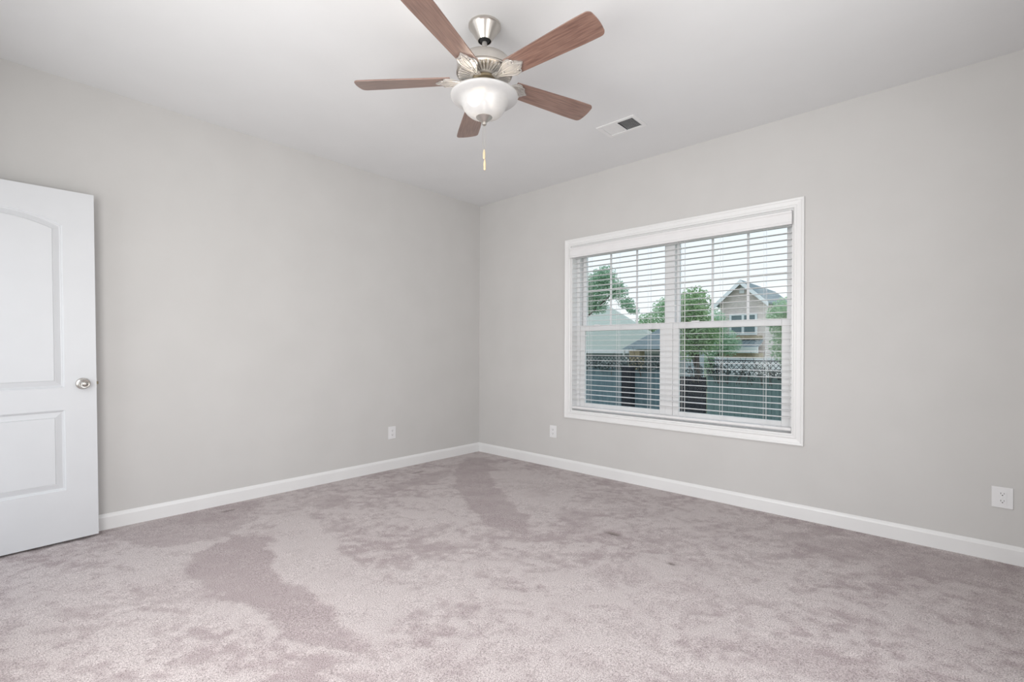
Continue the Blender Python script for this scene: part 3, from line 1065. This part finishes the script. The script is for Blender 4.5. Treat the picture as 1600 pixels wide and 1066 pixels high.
fr = MB()
x0, x1, z0, z1 = -5.78, -4.27, 2.06, 3.32
for (a, b, c, d) in ((x0, x0 + 0.11, z0, z1), (x1 - 0.11, x1, z0, z1), (x0 + 0.11, x1 - 0.11, z0, z0 + 0.11), (x0 + 0.11, x1 - 0.11, z1 - 0.11, z1), (-5.10, -4.97, z0 + 0.11, z1 - 0.11), (x0 + 0.11, -5.10, 2.66, 2.73), (-4.97, x1 - 0.11, 2.66, 2.73)):
    fr.box(a, b, 25.90, 25.99, c, d)
hw = hpart(fr, 'window_frame', WHITE, bh)
o = MB().box(x0 + 0.11, x1 - 0.11, 25.95, 25.985, z0 + 0.11, z1 - 0.11).build('pane', PANE, hw)
o.data.transform(Matrix.Translation(-Vector(bh.location)))
hpart(MB().box(-6.25, -4.0, 25.85, 26.0, 1.80, 2.02), 'ledge', TAN, bh)
m = MB().prism([(-6.28, 24.8, 1.35), (-6.28, 26.0, 1.80), (-6.28, 26.0, 1.72), (-6.28, 24.8, 1.27)], (2.35, 0, 0))
for k in range(9):
    xx = -6.2 + 0.27 * k
    m.prism([(xx, 24.8, 1.352), (xx, 26.0, 1.802), (xx, 26.0, 1.85), (xx, 24.8, 1.40)], (0.035, 0, 0))
hpart(m, 'porch_roof', METALROOF, bh)
hpart(MB().box(-6.30, -3.9, 24.7, 24.82, 1.02, 1.36), 'fascia', WHITE, bh)
hpart(MB().box(-6.30, -3.9, 25.0, 25.95, GZ, 1.02), 'porch_wall', TAN, bh)

# white boards in fence form, standing in for bright glare behind the vines
wf = tag(empty('glare_boards', (-2.0, 16.0, GZ)), 'white boards standing in for bright glare beyond the vines in the right window half', 'fence')
m = MB()
for k in range(21):
    xx = -3.1 + 0.19 * k
    m.box(xx, xx + 0.175, 15.98, 16.02, GZ + 0.1, 0.86)
m.box(-3.1, 0.88, 16.02, 16.06, 0.5, 0.6)
m.box(-3.1, 0.88, 16.02, 16.06, -0.8, -0.7)
hpart(m, 'board_panel', WHITE, wf)
for xx in (-3.1, -1.2, 0.76):
    hpart(MB().box(xx, xx + 0.1, 16.06, 16.16, GZ, 0.9), 'fence_post', WHITE, wf)


# privacy fence close to the house
def board_fence(name, x0, x1, ztop, mm, label, y=7.5):
    f = tag(empty(name, ((x0 + x1) / 2, y, GZ)), label, 'fence', 'weathered privacy fences')
    m = MB()
    n = int((x1 - x0) / 0.145)
    wdt = (x1 - x0) / n
    for k in range(n):
        m.box(x0 + k * wdt + 0.002, x0 + (k + 1) * wdt - 0.002, y - 0.011, y + 0.011, GZ + 0.03, ztop + 0.02 * math.sin(k * 2.1))
    hpart(m, 'board_panel', mm, f)
    m = MB()
    hgt = 0.30
    k = x0 - hgt
    while k < x1:
        for s in (1, -1):
            a_, b_ = (k, k + hgt) if s > 0 else (k + hgt, k)
            lo_, hi_ = ztop + 0.02, ztop + 0.02 + hgt
            if min(a_, b_) < x0 or max(a_, b_) > x1:
                continue
            yy_ = y - 0.006 * s
            m.prism([(a_ - 0.008, yy_, lo_), (a_ + 0.008, yy_, lo_), (b_ + 0.008, yy_, hi_), (b_ - 0.008, yy_, hi_)], (0, 0.008, 0))
        k += 0.105
    m.box(x0, x1, y - 0.02, y + 0.02, ztop + 0.31, ztop + 0.335)
    hpart(m, 'lattice_panel', LATT, f)
    for zz in (GZ + 0.3, ztop - 0.25):
        hpart(MB().box(x0, x1, y + 0.011, y + 0.05, zz, zz + 0.09), 'rail', mm, f)
    for xx in (x0 + 0.05, x1 - 0.14):
        hpart(MB().box(xx, xx + 0.09, y + 0.05, y + 0.14, GZ, ztop), 'fence_post', mm, f)
    return f


board_fence('privacy_fence', -5.6, -0.97, 0.66, TEAL, 'weathered blue grey board fence in the left window half')
board_fence('privacy_fence', -0.25, 3.2, 0.60, TEALG, 'weathered green grey board fence in the right window half')
pst = tag(MB().box(-2.17, -1.92, 6.95, 7.20, GZ, 0.72).build('gate_post', NEARBLACK, bevel=0.01), 'thick black post standing before the blue grey fence', 'post')
gt = tag(empty('garden_gate', (-0.61, 7.5, GZ)), 'dark board gate below the green tree between the fences', 'gate')
m = MB()
for k in range(6):
    m.box(-0.955 + k * 0.115, -0.955 + k * 0.115 + 0.111, 7.48, 7.50, GZ + 0.05, 0.52)
hpart(m, 'board_panel', NEARBLACK, gt)
hpart(MB().box(-0.955, -0.265, 7.50, 7.54, 0.25, 0.34), 'rail', NEARBLACK, gt)
hpart(MB().box(-0.955, -0.265, 7.50, 7.54, -0.9, -0.81), 'rail', NEARBLACK, gt)


# vines on the fence tops
def vine(loc, label, x0, x1, z0, z1, n, seed, m, twigs):
    t = tag(empty('climbing_vine', loc), label, 'vine', 'vines on the fence tops')
    r = random.Random(seed)
    blobs = []
    k = 0
    x = x0
    while x < x1:
        h = r.uniform(0.6, 1.0)
        blobs.append((x - loc[0], 7.36 - loc[1], (z0 + (z1 - z0) * h * 0.5) - loc[2], 0.17, 0.10, (z1 - z0) * h * 0.55, 1))
        x += 0.14
    leaves(blobs, n, 0.036, seed, t, m)
    for k in range(twigs):
        xx = r.uniform(x0, x1)
        top = z1 + r.uniform(-0.1, 0.25)
        dx = r.uniform(-0.25, 0.25)
        MB().tube([(xx - loc[0], 7.37 - loc[1], z0 - 0.1 - loc[2]), (xx + dx * 0.5 - loc[0], 7.35 - loc[1], (z0 + top) / 2 - loc[2]), (xx + dx - loc[0], 7.37 - loc[1], top - loc[2])],
                  [0.009, 0.006, 0.003], 5).build('twig', BARK, t)
    return t


vine((-3.2, 7.42, 0.6), 'dark leafy vine along the top of the blue grey fence', -5.2, -1.2, 0.58, 0.98, 1300, 31, LEAF_D, 10)
vine((0.7, 7.42, 0.55), 'dark twiggy vine along the top of the green grey fence', -0.6, 2.4, 0.50, 0.90, 800, 37, LEAF_D, 24)

# trees
tree((-7.3, 10.2, GZ), 'leafy tree drooping before the grey green roof in the left window half',
     [(2.3, 0, 4.45, 0.85, 0.7, 0.55, 3), (2.65, 0, 4.78, 0.42, 0.5, 0.40, 1.2), (3.15, 0, 4.3, 0.33, 0.4, 0.38, 0.8), (2.1, 0, 4.0, 0.75, 0.5, 0.32, 1), (3.45, 0, 3.86, 0.30, 0.2, 0.22, 0.35), (3.7, 0, 3.62, 0.25, 0.2, 0.16, 0.2), (2.2, 0, 3.75, 0.55, 0.4, 0.22, 0.6), (1.0, 0, 4.6, 1.0, 0.8, 0.8, 1.5)],
     8500, 0.048, 3, LEAF_B)
tree((-8.4, 22.5, GZ), 'round leafy tree rising behind the low house wing beside the mullion',
     [(0.3, 0, 4.5, 0.95, 0.9, 1.0, 2), (-0.9, 0, 3.9, 0.8, 0.8, 0.7, 1.2), (1.1, 0, 4.9, 0.9, 0.9, 0.9, 1.5), (0.2, 0, 3.2, 1.6, 0.8, 0.9, 1.5)], 5200, 0.085, 9, LEAF_A)
tree((-1.4, 10.0, GZ), 'dense green tree rising above the dark gate',
     [(-0.15, 0, 3.55, 0.52, 0.5, 0.68, 2), (0.05, 0, 2.8, 0.60, 0.5, 0.6, 2), (-0.3, 0, 2.5, 0.5, 0.5, 0.5, 1), (-0.5, 0, 3.2, 0.4, 0.4, 0.6, 1)], 7000, 0.05, 13, LEAF_E)
tree((-5.45, 23.3, GZ), 'small pale green tree at the left edge of the brick house',
     [(-0.1, 0, 3.75, 0.62, 0.6, 0.8, 1), (0.45, 0, 2.75, 0.75, 0.6, 0.75, 1), (-0.3, 0, 2.6, 0.9, 0.6, 0.75, 1), (-0.5, 0, 1.7, 1.0, 0.6, 0.6, 1)], 6000, 0.07, 17, LEAF_C, 0.06)
tree((0.4, 12.0, GZ), 'bushy green tree right of the brick house at the window edge',
     [(0.0, 0, 3.3, 0.62, 0.6, 0.62, 2), (0.55, 0, 3.4, 0.6, 0.6, 0.75, 1.5), (0.1, 0, 2.5, 0.6, 0.5, 0.7, 2), (0.6, 0, 2.5, 0.6, 0.5, 0.7, 1)], 8000, 0.055, 23, LEAF_A)
tree((-11.0, 44.0, GZ), 'hazy far tree rising behind the brick house',
     [(0.0, 0, 6.6, 2.0, 1.0, 0.9, 1), (-2.2, 0, 5.8, 1.6, 1.0, 1.0, 1), (2.4, 0, 6.2, 1.5, 1, 0.8, 1)], 1100, 0.14, 27, LEAF_C)
